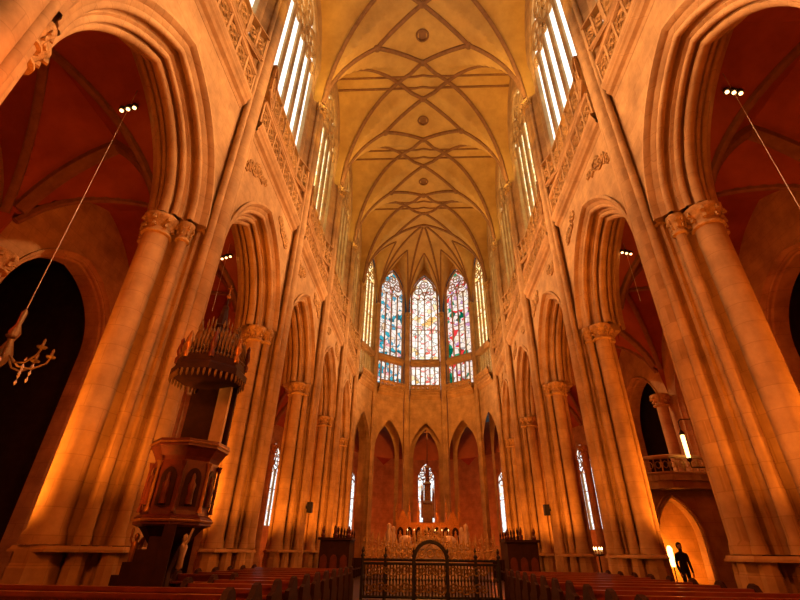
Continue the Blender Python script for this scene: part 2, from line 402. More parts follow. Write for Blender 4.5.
for s in (1, -1):
    for i, yk in enumerate(LINES):
        if i == 0: continue
        P = thing('stone_pier', (s*7.5, yk, 0), PLBL[s][i], 'pier', 'clustered piers of the nave arcade')
        last = i == 6; cl = lambda v: min(v, .12) if last else v
        fx = 1.05 if i == 2 else (.80 if i > 2 else 1.0)
        X = lambda x: s*(6.46+(x-6.46)*fx)
        k = MB()
        bp = [(6.40, .2), (6.44, .5), (6.8, .78), (7.05, .95), (7.45, 1.38), (8.15, 1.38), (8.35, 1.05), (8.75, .45)]
        bp += [(x, -v) for x, v in reversed(bp)]
        sh = lambda f, Q: [(X(7.5+(x-7.5)*f), yk+cl(v*f)) for x, v in Q]
        k.prism(sh(1.03, bp), 0, .22); k.prism(sh(1.06, CORE), .22, 1.28)
        k.prism(sh(1.0, bp), 1.27, 1.32); k.prism(sh(.975, bp), 1.32, 1.38, .98)
        for x, vv, rr in ((6.76, 0, .36), (6.72, .43, .19), (6.72, -.43, .19), (7.2, .74, .2), (7.2, -.74, .2), (7.82, .98, .47 if i == 2 else .34), (7.82, -.98, .47 if i == 2 else .34), (8.3, .72, .2), (8.3, -.72, .2), (8.5, 0, .28)):
            if last and vv > 0: continue
            k.lathe([(rr, .2), (rr, 1.0), (rr*.93, 1.08), (rr*.95, 1.28)], (X(x), yk+vv, 0), 8, pi/8)
        k.build('plinth', STONE, P)
        k = MB(); k.prism([(X(x), yk+cl(v)) for x, v in CORE], 1.4, ZS-.01)
        k.prism([(s*x, yk+cl(v)) for x, v in ((8.6, -.49), (6.86, -.49), (6.86, .49), (8.6, .49))], ZS-.01, ZC+.09)
        k.prism([(s*x, yk+cl(v)) for x, v in ((7.6, -.49), (6.86, -.49), (6.86, .49), (7.6, .49))], ZC+.09, ZC+.5)
        k.prism([(s*x, yk+cl(v)) for x, v in ((7.7, -.74), (6.98, -.74), (6.74, -.42), (6.74, .42), (6.98, .74), (7.7, .74))], ZC+.52, ZV-.04)
        k.build('core', STONE, P)
        k = MB(); k.lathe([(.34, 1.4), (.34, 1.55), (.31, 1.65), (.30, ZV-.6)], (X(6.76), yk, 0), 18)
        k.build('vaulting_shaft', STONE, P, smooth=40)
        for v in ((-.37,) if last else (-.37, .37)):
            k = MB(); k.lathe([(.16, 1.4), (.13, 1.6), (.115, 1.65), (.115, ZV-.4)], (X(6.70), yk+v, 0), 12); k.build('vaulting_shaft', STONE, P, smooth=40)
        k = MB(); ring_cap(k, X(6.76), yk, ZV-.14, .30)
        for v in ((-.37,) if last else (-.37, .37)): ring_cap(k, X(6.70), yk+v, ZV-.14, .13, 8)
        k.build('capital', CARVED, P, smooth=40)
        for v in ((-1,) if last else (-1, 1)):
            for x, vv, r in ((7.2, .74, .14), (7.82, .98, .35) if i == 2 else (7.74, .96, .29), (8.3, .72, .13)):
                k = MB(); k.lathe([(r*1.2, 1.4), (r*1.12, 1.6), (r, 1.68), (r, ZS-.5)], (X(x), yk+v*vv, 0), 16); k.build('jamb_shaft', STONE, P, smooth=40)
            k = MB()
            for x, vv, r in ((7.2, .74, .15), (7.82, .98, .31) if i == 2 else (7.74, .96, .28), (8.3, .72, .15)): ring_cap(k, X(x), yk+v*vv, ZS-.11, r)
            k.build('capital', CARVED, P, smooth=40)
        k = MB(); k.lathe([(.3, 1.4), (.24, 1.6), (.2, 1.65), (.17, ZS-.4)], (X(8.25), yk, 0), 14); ring_cap(k, X(8.2), yk, ZS-.11, .15)
        k.build('aisle_shaft', STONE, P, smooth=40)

# apse corner shafts
ALBL = ['', 'slender apse shaft at the south outer corner', 'slender apse shaft just south of the central window', 'slender apse shaft just north of the central window', 'slender apse shaft at the north outer corner']
for i in range(1, 5):
    x, y = AV[i]; ph = radians(36*i)
    P = thing('apse_pier', (x, y, 0), ALBL[i], 'pier', 'apse piers')
    k = MB(); k.lathe([(.36, 0), (.36, .5), (.34, .6), (.34, 1.0), (.32, 1.2)], (x-.06*cos(ph), y-.06*sin(ph), 0), 8, ph+radians(22.5)); k.build('base', STONE, P)
    k = MB(); k.lathe([(.33, 1.0), (.30, 1.2), (.29, ZV-.5)], (x, y, 0), 14); k.build('shaft', STONE, P, smooth=40)
    for d in (-1, 1):
        xx, yy = x+.27*cos(ph+d*2.3), y+.27*sin(ph+d*2.3)
        k = MB(); k.lathe([(.12, 1.0), (.1, 1.2), (.09, ZV-.5)], (xx, yy, 0), 10); k.build('shaft', STONE, P, smooth=40)
    k = MB(); ring_cap(k, x-.1*cos(ph), y-.1*sin(ph), ZV-.3, .2); k.build('capital', CARVED, P, smooth=40)

# ------------------------------------------------------------------ windows
WN = [0]
def window(name_kind, C, ta, out, w, z0, zs, rise, lights, paneM, bar=.11, transom=None, head=True, label=None):
    """traceried window: centre C (x,y), direction along ta, outward out, half-width w"""
    WN[0] += 1
    T = lambda a, d, z: (C[0]+ta[0]*a+out[0]*d, C[1]+ta[1]*a+out[1]*d, z)
    W = bpy.data.objects.new('window_%d' % WN[0], None); COL.objects.link(W); W.location = T(0, 0, z0); struct(W)
    if label: W['label'] = label
    P = arch_pts(w, rise, 0) if head else [(-w, 0), (w, 0)]
    PP = arch_pts(w, rise, .14) if head else [(-w-.1, .1), (w+.1, .1)]
    k = MB(); k.slab([T(PP[0][0], .2, z0)]+[T(a, .2, zs+z) for a, z in PP]+[T(PP[-1][0], .2, z0)], Vector(T(0, .03, 0))-Vector(T(0, 0, 0)))
    pn = k.build('pane', paneM, W)
    k = MB()
    k.tube([T(-w+.03, .08, z0)]+[T(a*.985, .08, zs+z*.985) for a, z in P]+[T(w-.03, .08, z0)], bar*1.1, 6)
    k.tube([T(-w, .08, z0+.05), T(w, .08, z0+.05)], bar*1.1, 6)
    k.build('window_frame', STONE, W)
    lw = 2*w/lights
    for i in range(1, lights):
        a = -w+lw*i; k = MB(); zt = zs+.1
        k.slab([T(a-bar*.7, .17, z0), T(a-bar*.7, .05, z0), T(a, -.06, z0), T(a+bar*.7, .05, z0), T(a+bar*.7, .17, z0)], (0, 0, zt-z0)); k.build('mullion', STONE, W)
    if head:
        k = MB(); rt = bar*.55
        hl = lw/2
        for i in range(lights):
            a = -w+lw*(i+.5)
            k.tube([T(a+x, .1, zs-.35+z) for x, z in arch_pts(hl, hl*1.5, 0, 5)], rt, 5)
            k.tube([T(a+hl*.55*cos(t), .1, zs+.02+hl*.55*sin(t)) for t in [j*pi/5 for j in range(10)]], rt*.7, 4, True)
        R = parc(w, rise); c = R-w
        def circ(a, z, r, foils=4):
            k.tube([T(a+r*cos(t), .1, z+r*sin(t)) for t in [j*2*pi/18 for j in range(18)]], rt, 5, True)
            for q in range(foils):
                t0 = 2*pi*q/foils+pi/4
                k.tube([T(a+r*.5*cos(t0)+r*.42*cos(t), .1, z+r*.5*sin(t0)+r*.42*sin(t)) for t in [j*2*pi/10 for j in range(10)]], rt*.7, 4, True)
        circ(-w*.46, zs+rise*.33, w*.31); circ(w*.46, zs+rise*.33, w*.31); circ(0, zs+rise*.63, w*.3)
        circ(0, zs+rise*.24, w*.16, 0)
        for sg in (-1, 1):
            k.tube([T(sg*a, .1, zs+z) for a, z in arch_pts(w*.5, rise*.62, 0, 6)] if False else [T(sg*(w*.5)+a, .1, zs+z) for a, z in arch_pts(w*.5, rise*.6, 0, 6)], rt*1.1, 5)
        k.build('tracery', STONE, W, smooth=50)
    if transom:
        for zt in transom:
            k = MB(); k.tube([T(-w, .09, zt), T(w, .09, zt)], bar*.45, 5); k.build('transom', STONE, W)
    return W

XG = 6.98
for s in (1, -1):
    for i, (y0, y1) in enumerate(BAYS):
        if i == 0: continue
        window('clerestory', (s*(XG+.1), (y0+y1)/2), (0, 1), (s, 0), (y1-y0)/2-.97, ZL+.15, 28.2, 4.4, 5, DAYGLASS if i < 3 else ST_N, .21, None)

# ------------------------------------------------------------------ apse walls and windows
wa = MB(); heads = []
for i in range(5):
    ph = radians(36*i+18); C = (AP*cos(ph), YC+AP*sin(ph)); out = (cos(ph), sin(ph)); ta = (sin(ph), -cos(ph))
    T = lambda a, d, z: (C[0]+ta[0]*a+out[0]*d, C[1]+ta[1]*a+out[1]*d, z)
    hw = 1.67; h, rise, zs = 1.30, 2.9, 9.75
    P = arch_pts(h, rise, .34)
    wa.ngon([T(-hw, 0, 0), T(-hw, 0, ZC+.1), T(hw, 0, ZC+.1), T(hw, 0, 0), T(h+.34, 0, 0)]+[T(a, 0, zs+z) for a, z in reversed(P)]+[T(-h-.34, 0, 0)])
    P = arch_pts(h, rise, 0)
    wa.ngon([T(-1.8, .9, 0), T(-1.8, .9, ZC+.1), T(1.8, .9, ZC+.1), T(1.8, .9, 0), T(h, .9, 0)]+[T(a, .9, zs+z) for a, z in reversed(P)]+[T(-h, .9, 0)])
    heads.append((h, rise, zs, T))
    # upper wall: a gallery zone of low lights and the tall window
    w1 = 1.6
    for a0, a1 in ((-1.67, -w1), (w1, 1.67)):
        wa.grid([[T(a0, .1, ZC), T(a1, .1, ZC)], [T(a0, .1, 34), T(a1, .1, 34)]])
        aa = a1 if a0 < -w1 else a0
        wa.grid([[T(aa, .1, ZC), T(aa, .5, ZC)], [T(aa, .1, 34), T(aa, .5, 34)]])
    for z0, z1 in ((ZC, 16.75), (19.4, 20.15)):
        wa.grid([[T(-w1, .1, z0), T(w1, .1, z0)], [T(-w1, .1, z1), T(w1, .1, z1)], [T(-w1, .5, z1), T(w1, .5, z1)]])
    P = arch_pts(w1, 3.3, 0)
    wa.ngon([T(-w1, .1, 28.3), T(-w1, .1, 34), T(w1, .1, 34), T(w1, .1, 28.3)]+[T(a, .1, 28.3+z) for a, z in reversed(P)][1:-1])
apw = struct(wa.build('wall_apse', STONE))
for (h, rise, zs, T) in heads:
    k = MB(); sweep(k, SMALL, h, rise, zs, T, 0.0); k.build('arch_moulding', STONE, apw, smooth=38)
for i in range(5):
    ph = radians(36*i+18); C = ((AP+.25)*cos(ph), YC+(AP+.25)*sin(ph)); out = (cos(ph), sin(ph)); ta = (sin(ph), -cos(ph))
    g = [ST_N, ST_R, ST_C, ST_L, ST_N][i]
    window('apse', C, ta, out, 1.6, 20.2, 28.2, 3.3, 4, g, .10, (24.,))
    window('apse_low', C, ta, out, 1.6, 16.8, 19.45, .5, 6, g, .09, None, False)
    # cornice and ledge
    tn += 1
    T = lambda a, d, z: (AP*cos(ph)+ta[0]*a+out[0]*d, YC+AP*sin(ph)+ta[1]*a+out[1]*d, z)
    prof = [(0.2, ZC-.05), (-.02, ZC), (-.1, ZC+.15), (-.22, ZC+.3), (-.2, ZC+.42), (-.34, ZC+.6), (-.34, ZC+.74), (.2, ZC+.78)]
    c = MB(); c.grid([[T(sg*(1.64+min(0, d)*.32), d, z) for d, z in prof] for sg in (-1, 1)])
    o = struct(c.build('trim_%d' % tn, STONE))
    c = MB(); c.grid([[T(sg*1.62, d, z) for d, z in ((.2, 19.4), (-.02, 19.45), (-.15, 19.7), (-.15, 19.95), (.3, 20.15))] for sg in (-1, 1)])
    c.build('clerestory_ledge', STONE, o)
    for q in (-1.36, 0, 1.36):                   # small blind panels below the string course
        pass

# ------------------------------------------------------------------ openwork balustrades and triforium arcades
def balustrade(P0, P1, nrm, z0, zt, cells, label, group, R=None, rail=True):
    P0 = Vector(P0); P1 = Vector(P1); L = (P1-P0).length; d = (P1-P0)/L
    if R is None: R = thing('balustrade', (*((P0+P1)/2), z0), label, 'balustrade', group)
    T = lambda a, z, o=0: (P0.x+d.x*a+nrm[0]*o, P0.y+d.y*a+nrm[1]*o, z)
    if rail:
      k = MB(); k.tube([T(0, zt), T(L, zt)], .10, 6); k.tube([T(0, zt+.08), T(L, zt+.08)], .13, 4); k.build('handrail', STONE, R)
    k = MB(); k.tube([T(0, z0+.06), T(L, z0+.06)], .09, 4); k.build('bottom_rail', STONE, R)
    c = L/cells; H = zt-z0-.1
    for i in range(cells+1):
        k = MB(); k.slab([T(c*i-.05, z0, -.06), T(c*i+.05, z0, -.06), T(c*i+.05, z0, .06), T(c*i-.05, z0, .06)], (0, 0, zt-z0)); k.build('post', STONE, R)
    for i in range(cells):
        k = MB(); a0 = c*i; am = a0+c/2; zm = z0+.06+H/2; rr = min(c, H)*.46
        k.tube([T(am+rr*cos(t), zm+rr*sin(t)) for t in [j*2*pi/14 for j in range(14)]], .05, 4, True)
        for q in range(4):
            t0 = pi/2*q
            k.tube([T(am+rr*.5*cos(t0)+rr*.4*cos(t), zm+rr*.5*sin(t0)+rr*.4*sin(t)) for t in [j*2*pi/8 for j in range(8)]], .04, 4, True)
        for sx in (-1, 1):
            for sz in (-1, 1):
                k.tube([T(am+sx*rr*.72, zm+sz*rr*.72), T(am+sx*c/2, zm+sz*H/2)], .045, 4)
        k.build('tracery', CARVED, R)
    return R
BL = ['', 'openwork stone balustrade on the {} gallery, nearest bay beside the big arch', 'openwork stone balustrade on the {} gallery, second bay', 'openwork stone balustrade on the {} gallery, middle bay', 'openwork stone balustrade on the {} gallery, fourth bay', 'openwork stone balustrade on the {} gallery, last bay by the apse']
TL = ['', 'carved triforium arcade on the {} wall, nearest bay', 'carved triforium arcade on the {} wall, second bay', 'carved triforium arcade on the {} wall, middle bay', 'carved triforium arcade on the {} wall, fourth bay', 'carved triforium arcade on the {} wall, last bay by the apse']
for s in (1, -1):
    for i, (y0, y1) in enumerate(BAYS):
        if i == 0: continue
        balustrade((s*6.66, y0+.62), (s*6.66, y1-.62), (s, 0), ZC+.78, ZC+2.0, 8, BL[i].format(SIDEW[s]), 'gallery balustrades')
        R = thing('triforium_arcade', (s*7.0, (y0+y1)/2, ZC+.5), TL[i].format(SIDEW[s]), 'arcade', 'triforium arcades')
        n = 6; a0, a1 = y0+1.0, y1-1.0; c = (a1-a0)/n
        for j in range(n+1):
            k = MB(); k.lathe([(.13, ZC+.51), (.13, ZC+.7), (.075, ZC+.8), (.075, ZT-1.35), (.12, ZT-1.25), (.12, ZT-1.1)], (s*7.02, a0+c*j, 0), 8); k.build('colonnette', STONE, R, smooth=40)
        for j in range(n):
            ym = a0+c*(j+.5); k = MB(); h = c/2
            P = arch_pts(h*.82, h*1.25, 0, 5); zb = ZT-1.12
            k.slab([(s*6.95, ym-h, zb), (s*6.95, ym-h, ZT-.5), (s*6.95, ym+h, ZT-.5), (s*6.95, ym+h, zb)]+[(s*6.95, ym+a, zb+min(z, .58)) for a, z in reversed(P)], (s*.14, 0, 0))
            k.tube([(s*6.93, ym+a, zb+z*1.05-.03) for a, z in arch_pts(h*.86, h*1.0, 0, 5)], .05, 5)
            k.lathe([(.02, -.16), (.09, -.08), (.1, .02), (.05, .12), (.02, .2)], (s*6.9, ym-h, zb+.35), 6)
            k.build('tracery_arch', CARVED, R)
        lab = ['', 'pierced parapet under the {} clerestory windows, nearest bay', 'pierced parapet under the {} clerestory windows, second bay', 'pierced parapet under the {} clerestory windows, middle bay', 'pierced parapet under the {} clerestory windows, fourth bay', 'pierced parapet under the {} clerestory windows, last bay by the apse'][i].format(SIDEW[s])
        R = balustrade((s*6.86, y0+1.7), (s*6.86, y1-1.7), (s, 0), ZT-.42, ZL-.04, 5, lab, 'clerestory parapets', None, False)
        balustrade((s*6.56, y0+.62), (s*6.85, y0+1.62), (s, 0), ZT-.42, ZL-.04, 2, None, None, R, False)
        balustrade((s*6.85, y1-1.62), (s*6.56, y1-.62), (s, 0), ZT-.42, ZL-.04, 2, None, None, R, False)
        k = MB(); k.slab([(s*6.95, y0+1.0, ZT-.5), (s*6.6, y0+.6, ZT-.5), (s*6.84, y0+1.7, ZT-.5), (s*6.84, y1-1.7, ZT-.5), (s*6.6, y1-.6, ZT-.5), (s*6.95, y1-1.0, ZT-.5), (s*7.6, y1-1.0, ZT-.5), (s*7.6, y0+1.0, ZT-.5)], (0, 0, .1)); k.build('floor_slab', STONE, R)
for i in range(5):
    q0, q1 = AV[i], AV[i+1]; ph = radians(36*i+18)
    f = (RA-.42)/RA
    p0 = (q0[0]*f, YC+(q0[1]-YC)*f); p1 = (q1[0]*f, YC+(q1[1]-YC)*f)
    dx, dy = p1[0]-p0[0], p1[1]-p0[1]
    p0, p1 = (p0[0]+dx*.1, p0[1]+dy*.1), (p1[0]-dx*.1, p1[1]-dy*.1)
    balustrade(p0, p1, (cos(ph), sin(ph)), ZC+.78, ZC+1.3, 6, ['low pierced parapet of the apse, south side bay', 'low pierced parapet of the apse below the green stained window', 'low pierced parapet of the apse below the central stained window', 'low pierced parapet of the apse below the blue stained window', 'low pierced parapet of the apse, north side bay'][i], 'apse parapets')

# ------------------------------------------------------------------ aisles, chapels, ambulatory
def avz(x, y, y0, y1):
    mdl = (y0+y1)/2; h = (y1-y0)/2; xm = (XA+XO)/2; hx = (XO-XA)/2
    a = pf(abs(x)-xm, hx, 4.9) if abs(abs(x)-xm) < hx else 0
    b = pf(y-mdl, h, 4.9) if abs(y-mdl) < h else 0
    return 9.6+max(a, b)
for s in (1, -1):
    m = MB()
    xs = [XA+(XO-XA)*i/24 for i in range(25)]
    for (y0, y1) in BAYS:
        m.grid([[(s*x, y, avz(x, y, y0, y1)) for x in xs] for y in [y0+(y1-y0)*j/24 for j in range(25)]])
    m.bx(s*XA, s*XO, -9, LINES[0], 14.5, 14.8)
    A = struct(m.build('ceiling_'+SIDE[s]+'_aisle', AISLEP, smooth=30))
    for i, (y0, y1) in enumerate(BAYS):
        if i == 0: continue
        for flip in (0, 1):
            k = MB(); pts = []
            for j in range(21):
                t = .03+.94*j/20; x = XA+(XO-XA)*t; y = y0+(y1-y0)*(1-t if flip else t)
                pts.append((s*x, y, avz(x, y, y0, y1)-.05))
            k.tube(pts, .14, 6); k.build('rib', RIB, A, smooth=60)
    for yk in LINES[1:]:
        k = MB(); k.tube([(s*(XA+(XO-XA)*u), yk, 9.6+pf((XO-XA)*(u-.5), (XO-XA)/2, 4.9)-.1) for u in [.055+.89*j/20 for j in range(21)]], .26, 6); k.build('transverse_rib', RIB, A, smooth=60)
    # outer wall with the chapel arches
    w = MB()
    for i, (y0, y1) in enumerate(BAYS):
        ym = (y0+y1)/2; h, rise, zs = 2.55, 3.0, 8.6
        if y1-y0 < 7.2: h = 2.3
        P = arch_pts(h, rise, .35)
        w.ngon([(s*XO, y0, 0), (s*XO, y0, 15), (s*XO, y1, 15), (s*XO, y1, 0), (s*XO, ym+h+.35, 0)]+[(s*XO, ym+a, zs+z) for a, z in reversed(P)]+[(s*XO, ym-h-.35, 0)])
    w.bx(s*XO, s*(XO+.3), -9, LINES[0], 0, 15)
    W = struct(w.build('wall_'+SIDE[s]+'_aisle', STONE))
    for i, (y0, y1) in enumerate(BAYS):
        ym = (y0+y1)/2; h, rise, zs = 2.55 if y1-y0 > 7.2 else 2.3, 3.0, 8.6
        k = MB(); sweep(k, SMALL, h, rise, zs, lambda a_, d, z: (s*(XO+d), ym+a_, z), 0.)
        k.build('arch_moulding', STONE, W, smooth=38)
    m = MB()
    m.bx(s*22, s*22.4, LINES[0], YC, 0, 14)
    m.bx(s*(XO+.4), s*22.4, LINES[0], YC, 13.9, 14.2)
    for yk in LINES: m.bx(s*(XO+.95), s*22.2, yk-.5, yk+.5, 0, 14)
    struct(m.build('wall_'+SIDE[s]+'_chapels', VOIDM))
    for yk in LINES[1:]:                            # responds against the outer wall
        R = thing('wall_respond', (s*(XO-.1), yk, 0), '{} aisle wall shaft {}'.format(SIDEW[s], {1: 'nearest the camera, between dark chapel arches', 2: 'just past the nearest dark chapel arch', 3: 'beyond the second chapel arch', 4: 'beyond the third chapel arch', 5: 'beyond the fourth chapel arch', 6: 'at the start of the ambulatory'}[LINES.index(yk)]), 'wall shaft', 'aisle wall shafts')
        k = MB(); k.lathe([(.5, 0), (.5, .8), (.36, 1.0), (.3, 1.1), (.3, 9.0)], (s*(XO-.56), yk, 0), 14); k.build('shaft', STONE, R, smooth=40)
        k = MB(); ring_cap(k, s*(XO-.56), yk, 9.45, .32); k.build('capital', CARVED, R, smooth=40)

# ambulatory ring behind the apse
RO = 16.5; OV = [(RO*cos(radians(36*i)), YC+RO*sin(radians(36*i))) for i in range(6)]; OAP = RO*cos(radians(18))
w = MB()
for i in range(5):
    ph = radians(36*i+18); C = (OAP*cos(ph), YC+OAP*sin(ph)); out = (cos(ph), sin(ph)); ta = (sin(ph), -cos(ph)); hw = RO*sin(radians(18))
    T = lambda a, d, z: (C[0]+ta[0]*a+out[0]*d, C[1]+ta[1]*a+out[1]*d, z)
    ww, wz = (1.05, 4.2) if i == 2 else (1.5, 3.2)
    P = arch_pts(ww, ww*1.75, 0); zt_ = 8.9 if i == 2 else 8.2
    w.ngon([T(-hw, 0, 0), T(-hw, 0, 13), T(hw, 0, 13), T(hw, 0, 0), T(ww, 0, 0), T(ww, 0, wz)]+[T(a, 0, zt_+z) for a, z in reversed(P)]+[T(-ww, 0, wz), T(-ww, 0, 0)])
    w.grid([[T(-ww, 0, 0), T(ww, 0, 0)], [T(-ww, 0, wz), T(ww, 0, wz)]])
    window('amb', C, ta, out, ww, wz, zt_, ww*1.75, 3, WHITEGLASS, .1, (6.5,))
aw = struct(w.build('wall_ambulatory', STONE))
for s in (1, -1):
    m = MB(); m.bx(s*XO, s*17, YC-.2, YC+.3, 0, 15); struct(m.build('wall_'+SIDE[s]+'_return', STONE))
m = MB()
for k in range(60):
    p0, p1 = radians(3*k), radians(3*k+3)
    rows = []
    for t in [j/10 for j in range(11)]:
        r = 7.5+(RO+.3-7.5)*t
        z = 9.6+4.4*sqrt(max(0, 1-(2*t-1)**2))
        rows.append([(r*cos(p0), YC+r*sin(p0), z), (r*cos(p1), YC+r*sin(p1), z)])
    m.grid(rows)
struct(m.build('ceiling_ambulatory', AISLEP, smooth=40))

# ------------------------------------------------------------------ hanging lamps
def hang_lamp(x, y, z, ztop, zbot, label, grp='hanging aisle spot lamps'):
    R = thing('hanging_lamp', (x, y, z), label, 'lamp', grp)
    k = MB(); k.tube([(x, y, ztop), (x, y, zbot)], .009, 6); k.build('cable', MARBLE, R)
    sl = .06 if x < 0 else -.04
    k = MB(); k.tube([(x-.2, y, z+.13-sl), (x+.2, y, z+.13+sl)], .025, 6); k.tube([(x-.02, y, z+.13), (x+.02, y, z+.13)], .05, 8); k.build('crossbar', IRON, R)
    for q in (-1, 0, 1):
        cx, cy = x+.18*q, y; zz_ = z; z = z+sl*q
        k = MB(); k.lathe([(.05, .12), (.085, .08), (.095, -.02), (.08, -.025)], (cx, cy, z), 12); h = k.build('lamp_head', IRON, R)
        k = MB(); k.lathe([(.02, -.02), (.05, -.03), (.05, -.07), (.02, -.09)], (cx, cy, z), 12); k.build('bulb', BULB, h); z = zz_
hang_lamp(-9.1, 8.4, 13.1, 14.2, 6.06, 'cluster of bright spots on a long cable in the nearest north aisle bay')
hang_lamp(9.0, 8.4, 13.1, 14.2, 6.0, 'cluster of bright spots on a long cable in the nearest south aisle bay')
hang_lamp(-9.1, 16.1, 13.0, 14.2, 10.2, 'small cluster of bright spots beyond the pulpit spire')
hang_lamp(9.0, 16.3, 13.1, 14.2, 10.6, 'small cluster of bright spots above the oratory bay')

# chandelier at the foot of the north cable
R = thing('chandelier', (-9.1, 8.4, 4.75), 'glass chandelier at the edge of the photo hanging before the dark chapel', 'chandelier')
k = MB(); k.lathe([(.02, 1.29), (.06, 1.2), (.05, .9), (.12, .7), (.06, .5), (.16, .2), (.1, 0), (.02, -.15)], (-9.1, 8.4, 4.75), 12); k.build('stem', BRONZE, R, smooth=40)
for q in range(8):
    a = q*pi/4; k = MB()
    k.tube([(-9.1+r*cos(a), 8.4+r*sin(a), 4.75+z) for r, z in ((.1, .2), (.3, 0), (.55, 0), (.75, .18), (.78, .32))], .022, 6); ar = k.build('arm', BRONZE, R, smooth=50)
    k = MB(); k.lathe([(.02, 0), (.09, .03), (.1, .06), (.03, .07), (.03, .2), (.012, .24)], (-9.1+.78*cos(a), 8.4+.78*sin(a), 5.05), 10); k.build('candle_cup', BRONZE, ar)
    k = MB()
    for zz in (.1, -.05, -.2): k.lathe([(.003, .07), (.03, 0), (.003, -.07)], (-9.1+.55*cos(a), 8.4+.55*sin(a), 4.7+zz), 6)
    k.build('crystal_drop', MARBLE, ar)

# ------------------------------------------------------------------ pulpit
px, py = -5.05, 9.5
R = thing('pulpit', (px, py, 0), 'tall dark carved wooden pulpit with gilded canopy and spire', 'pulpit')
oc = lambda r, x=px, y=py: [(x+r*cos(radians(22.5+45*k)), y+r*sin(radians(22.5+45*k))) for k in range(8)]
def octlathe(prof, name, m, sm=None):
    k = MB(); k.lathe(prof, (px, py, 0), 8, radians(22.5)); return k.build(name, m, R, sm)
octlathe([(.75, 0), (.75, .25), (.6, .32), (.55, .5)], 'base', DARKWOOD)
octlathe([(.5, .5), (.34, .75), (.3, 1.4), (.4, 1.7), (.55, 2.0), (.95, 2.4), (1.1, 2.5)], 'stem', DARKWOOD)
body = octlathe([(1.08, 2.45), (1.22, 2.5), (1.22, 2.68), (1.08, 2.75), (1.05, 2.85), (1.05, 4.15), (1.1, 4.25), (1.25, 4.45), (1.32, 4.5), (1.32, 4.7), (1.0, 4.72)], 'body', REDWOOD)
for q in range(8):
    a = radians(45*q); r = 1.0; c_, s_ = cos(a), sin(a)
    T = lambda u, d, z: (px+(r+d)*c_-u*s_, py+(r+d)*s_+u*c_, z)
    k = MB()
    P = arch_pts(.26, .3, 0, 5)
    k.slab([T(-.26, -.02, 2.95), T(.26, -.02, 2.95)]+[T(x_, -.02, 3.65+z_) for x_, z_ in reversed(P)], (c_*.03, s_*.03, 0)); k.build('niche_panel', DARKWOOD, body)
    k = MB(); aa = radians(22.5+45*q)
    k.lathe([(.09, 2.8), (.05, 2.95), (.06, 3.3), (.045, 3.9), (.1, 4.1)], (px+1.12*cos(aa), py+1.12*sin(aa), 0), 8); k.build('corner_column', GOLD if q % 2 else REDWOOD, body, smooth=50)
    k = MB(); k.lathe([(.02, 2.98), (.12, 3.0), (.1, 3.3), (.13, 3.5), (.06, 3.6), (.075, 3.7), (.02, 3.8)], (px+1.02*c_, py+1.02*s_, 0), 8); k.build('carved_saint', REDWOOD, body, smooth=60)
k = MB(); k.tube([(p[0], p[1], 2.6) for p in oc(1.25)], .035, 5, True); k.build('gilt_moulding', GOLD, R); k = MB(); k.tube([(p[0], p[1], 4.6) for p in oc(1.34)], .03, 5, True); k.build('gilt_moulding', GOLD, R)
# back board and canopy
k = MB(); k.box((px+.45, py+.75, 5.75), (.62, .1, 2.1), radians(-20)); k.build('back_board', MARBLE, R)
k = MB(); k.box((px-.1, py+.98, 5.75), (1.9, .1, 2.2), 0); k.build('back_panel', DARKWOOD, R)
octlathe([(.7, 6.7), (1.3, 6.72), (1.42, 6.8), (1.42, 7.0), (1.3, 7.1), (1.32, 7.3), (1.15, 7.4), (.5, 7.9), (.2, 8.3)], 'canopy', DARKWOOD)
k = MB()
for q in range(8):
    a0, a1 = radians(22.5+45*q), radians(67.5+45*q)
    for j in range(5):
        t = (j+.5)/5; x = px+1.4*((1-t)*cos(a0)+t*cos(a1)); y = py+1.4*((1-t)*sin(a0)+t*sin(a1))
        k.lathe([(.01, 6.55), (.045, 6.62), (.05, 6.76), (.03, 6.8)], (x, y, 0), 6)
k.build('fringe', BRONZE, R)
for q in range(8):
    aa = radians(22.5+45*q); x, y = px+1.28*cos(aa), py+1.28*sin(aa)
    k = MB(); k.lathe([(.1, 7.2), (.12, 7.35), (.05, 7.45), (.13, 7.6), (.1, 7.8), (.07, 7.9), (.085, 8.0), (.02, 8.12)], (x, y, 0), 8); k.build('canopy_figure', GOLD if q % 2 else REDWOOD, R, smooth=60)
    am = radians(45*q)
    k = MB()
    for t in range(7):
        b_ = (t-3)/3.; x = px+1.15*cos(am)-b_*.42*sin(am); y = py+1.15*sin(am)+b_*.42*cos(am)
        k.lathe([(.01, 7.3), (.06, 7.38), (.02, 7.46), (.055, 7.55+.3*(1-b_*b_)), (.01, 7.72+.4*(1-b_*b_))], (x, y, 0), 6)
    for t in range(5):
        b_ = (t-2)/2.; x = px+.8*cos(am)-b_*.3*sin(am); y = py+.8*sin(am)+b_*.3*cos(am)
        k.lathe([(.01, 7.6), (.07, 7.72), (.02, 7.8), (.08, 7.98+.3*(1-b_*b_)), (.02, 8.1+.35*(1-b_*b_)), (.05, 8.25+.35*(1-b_*b_)), (.01, 8.4+.4*(1-b_*b_))], (x, y, 0), 6)
    k.build('cresting', BRONZE, R)
octlathe([(.5, 7.8), (.62, 7.9), (.5, 8.0), (.3, 8.6), (.34, 8.7), (.22, 8.8), (.12, 9.4), (.14, 9.5), (.05, 9.6), (.03, 9.9)], 'spire', DARKWOOD)
k = MB(); k.lathe([(.02, 9.85), (.1, 9.95), (.02, 10.08)], (px, py, 0), 8)
k.box((px, py, 10.25), (.04, .04, .4)); k.box((px, py, 10.3), (.22, .04, .04)); k.build('finial_cross', GOLD, R)
R.scale = (.58, .58, .7)
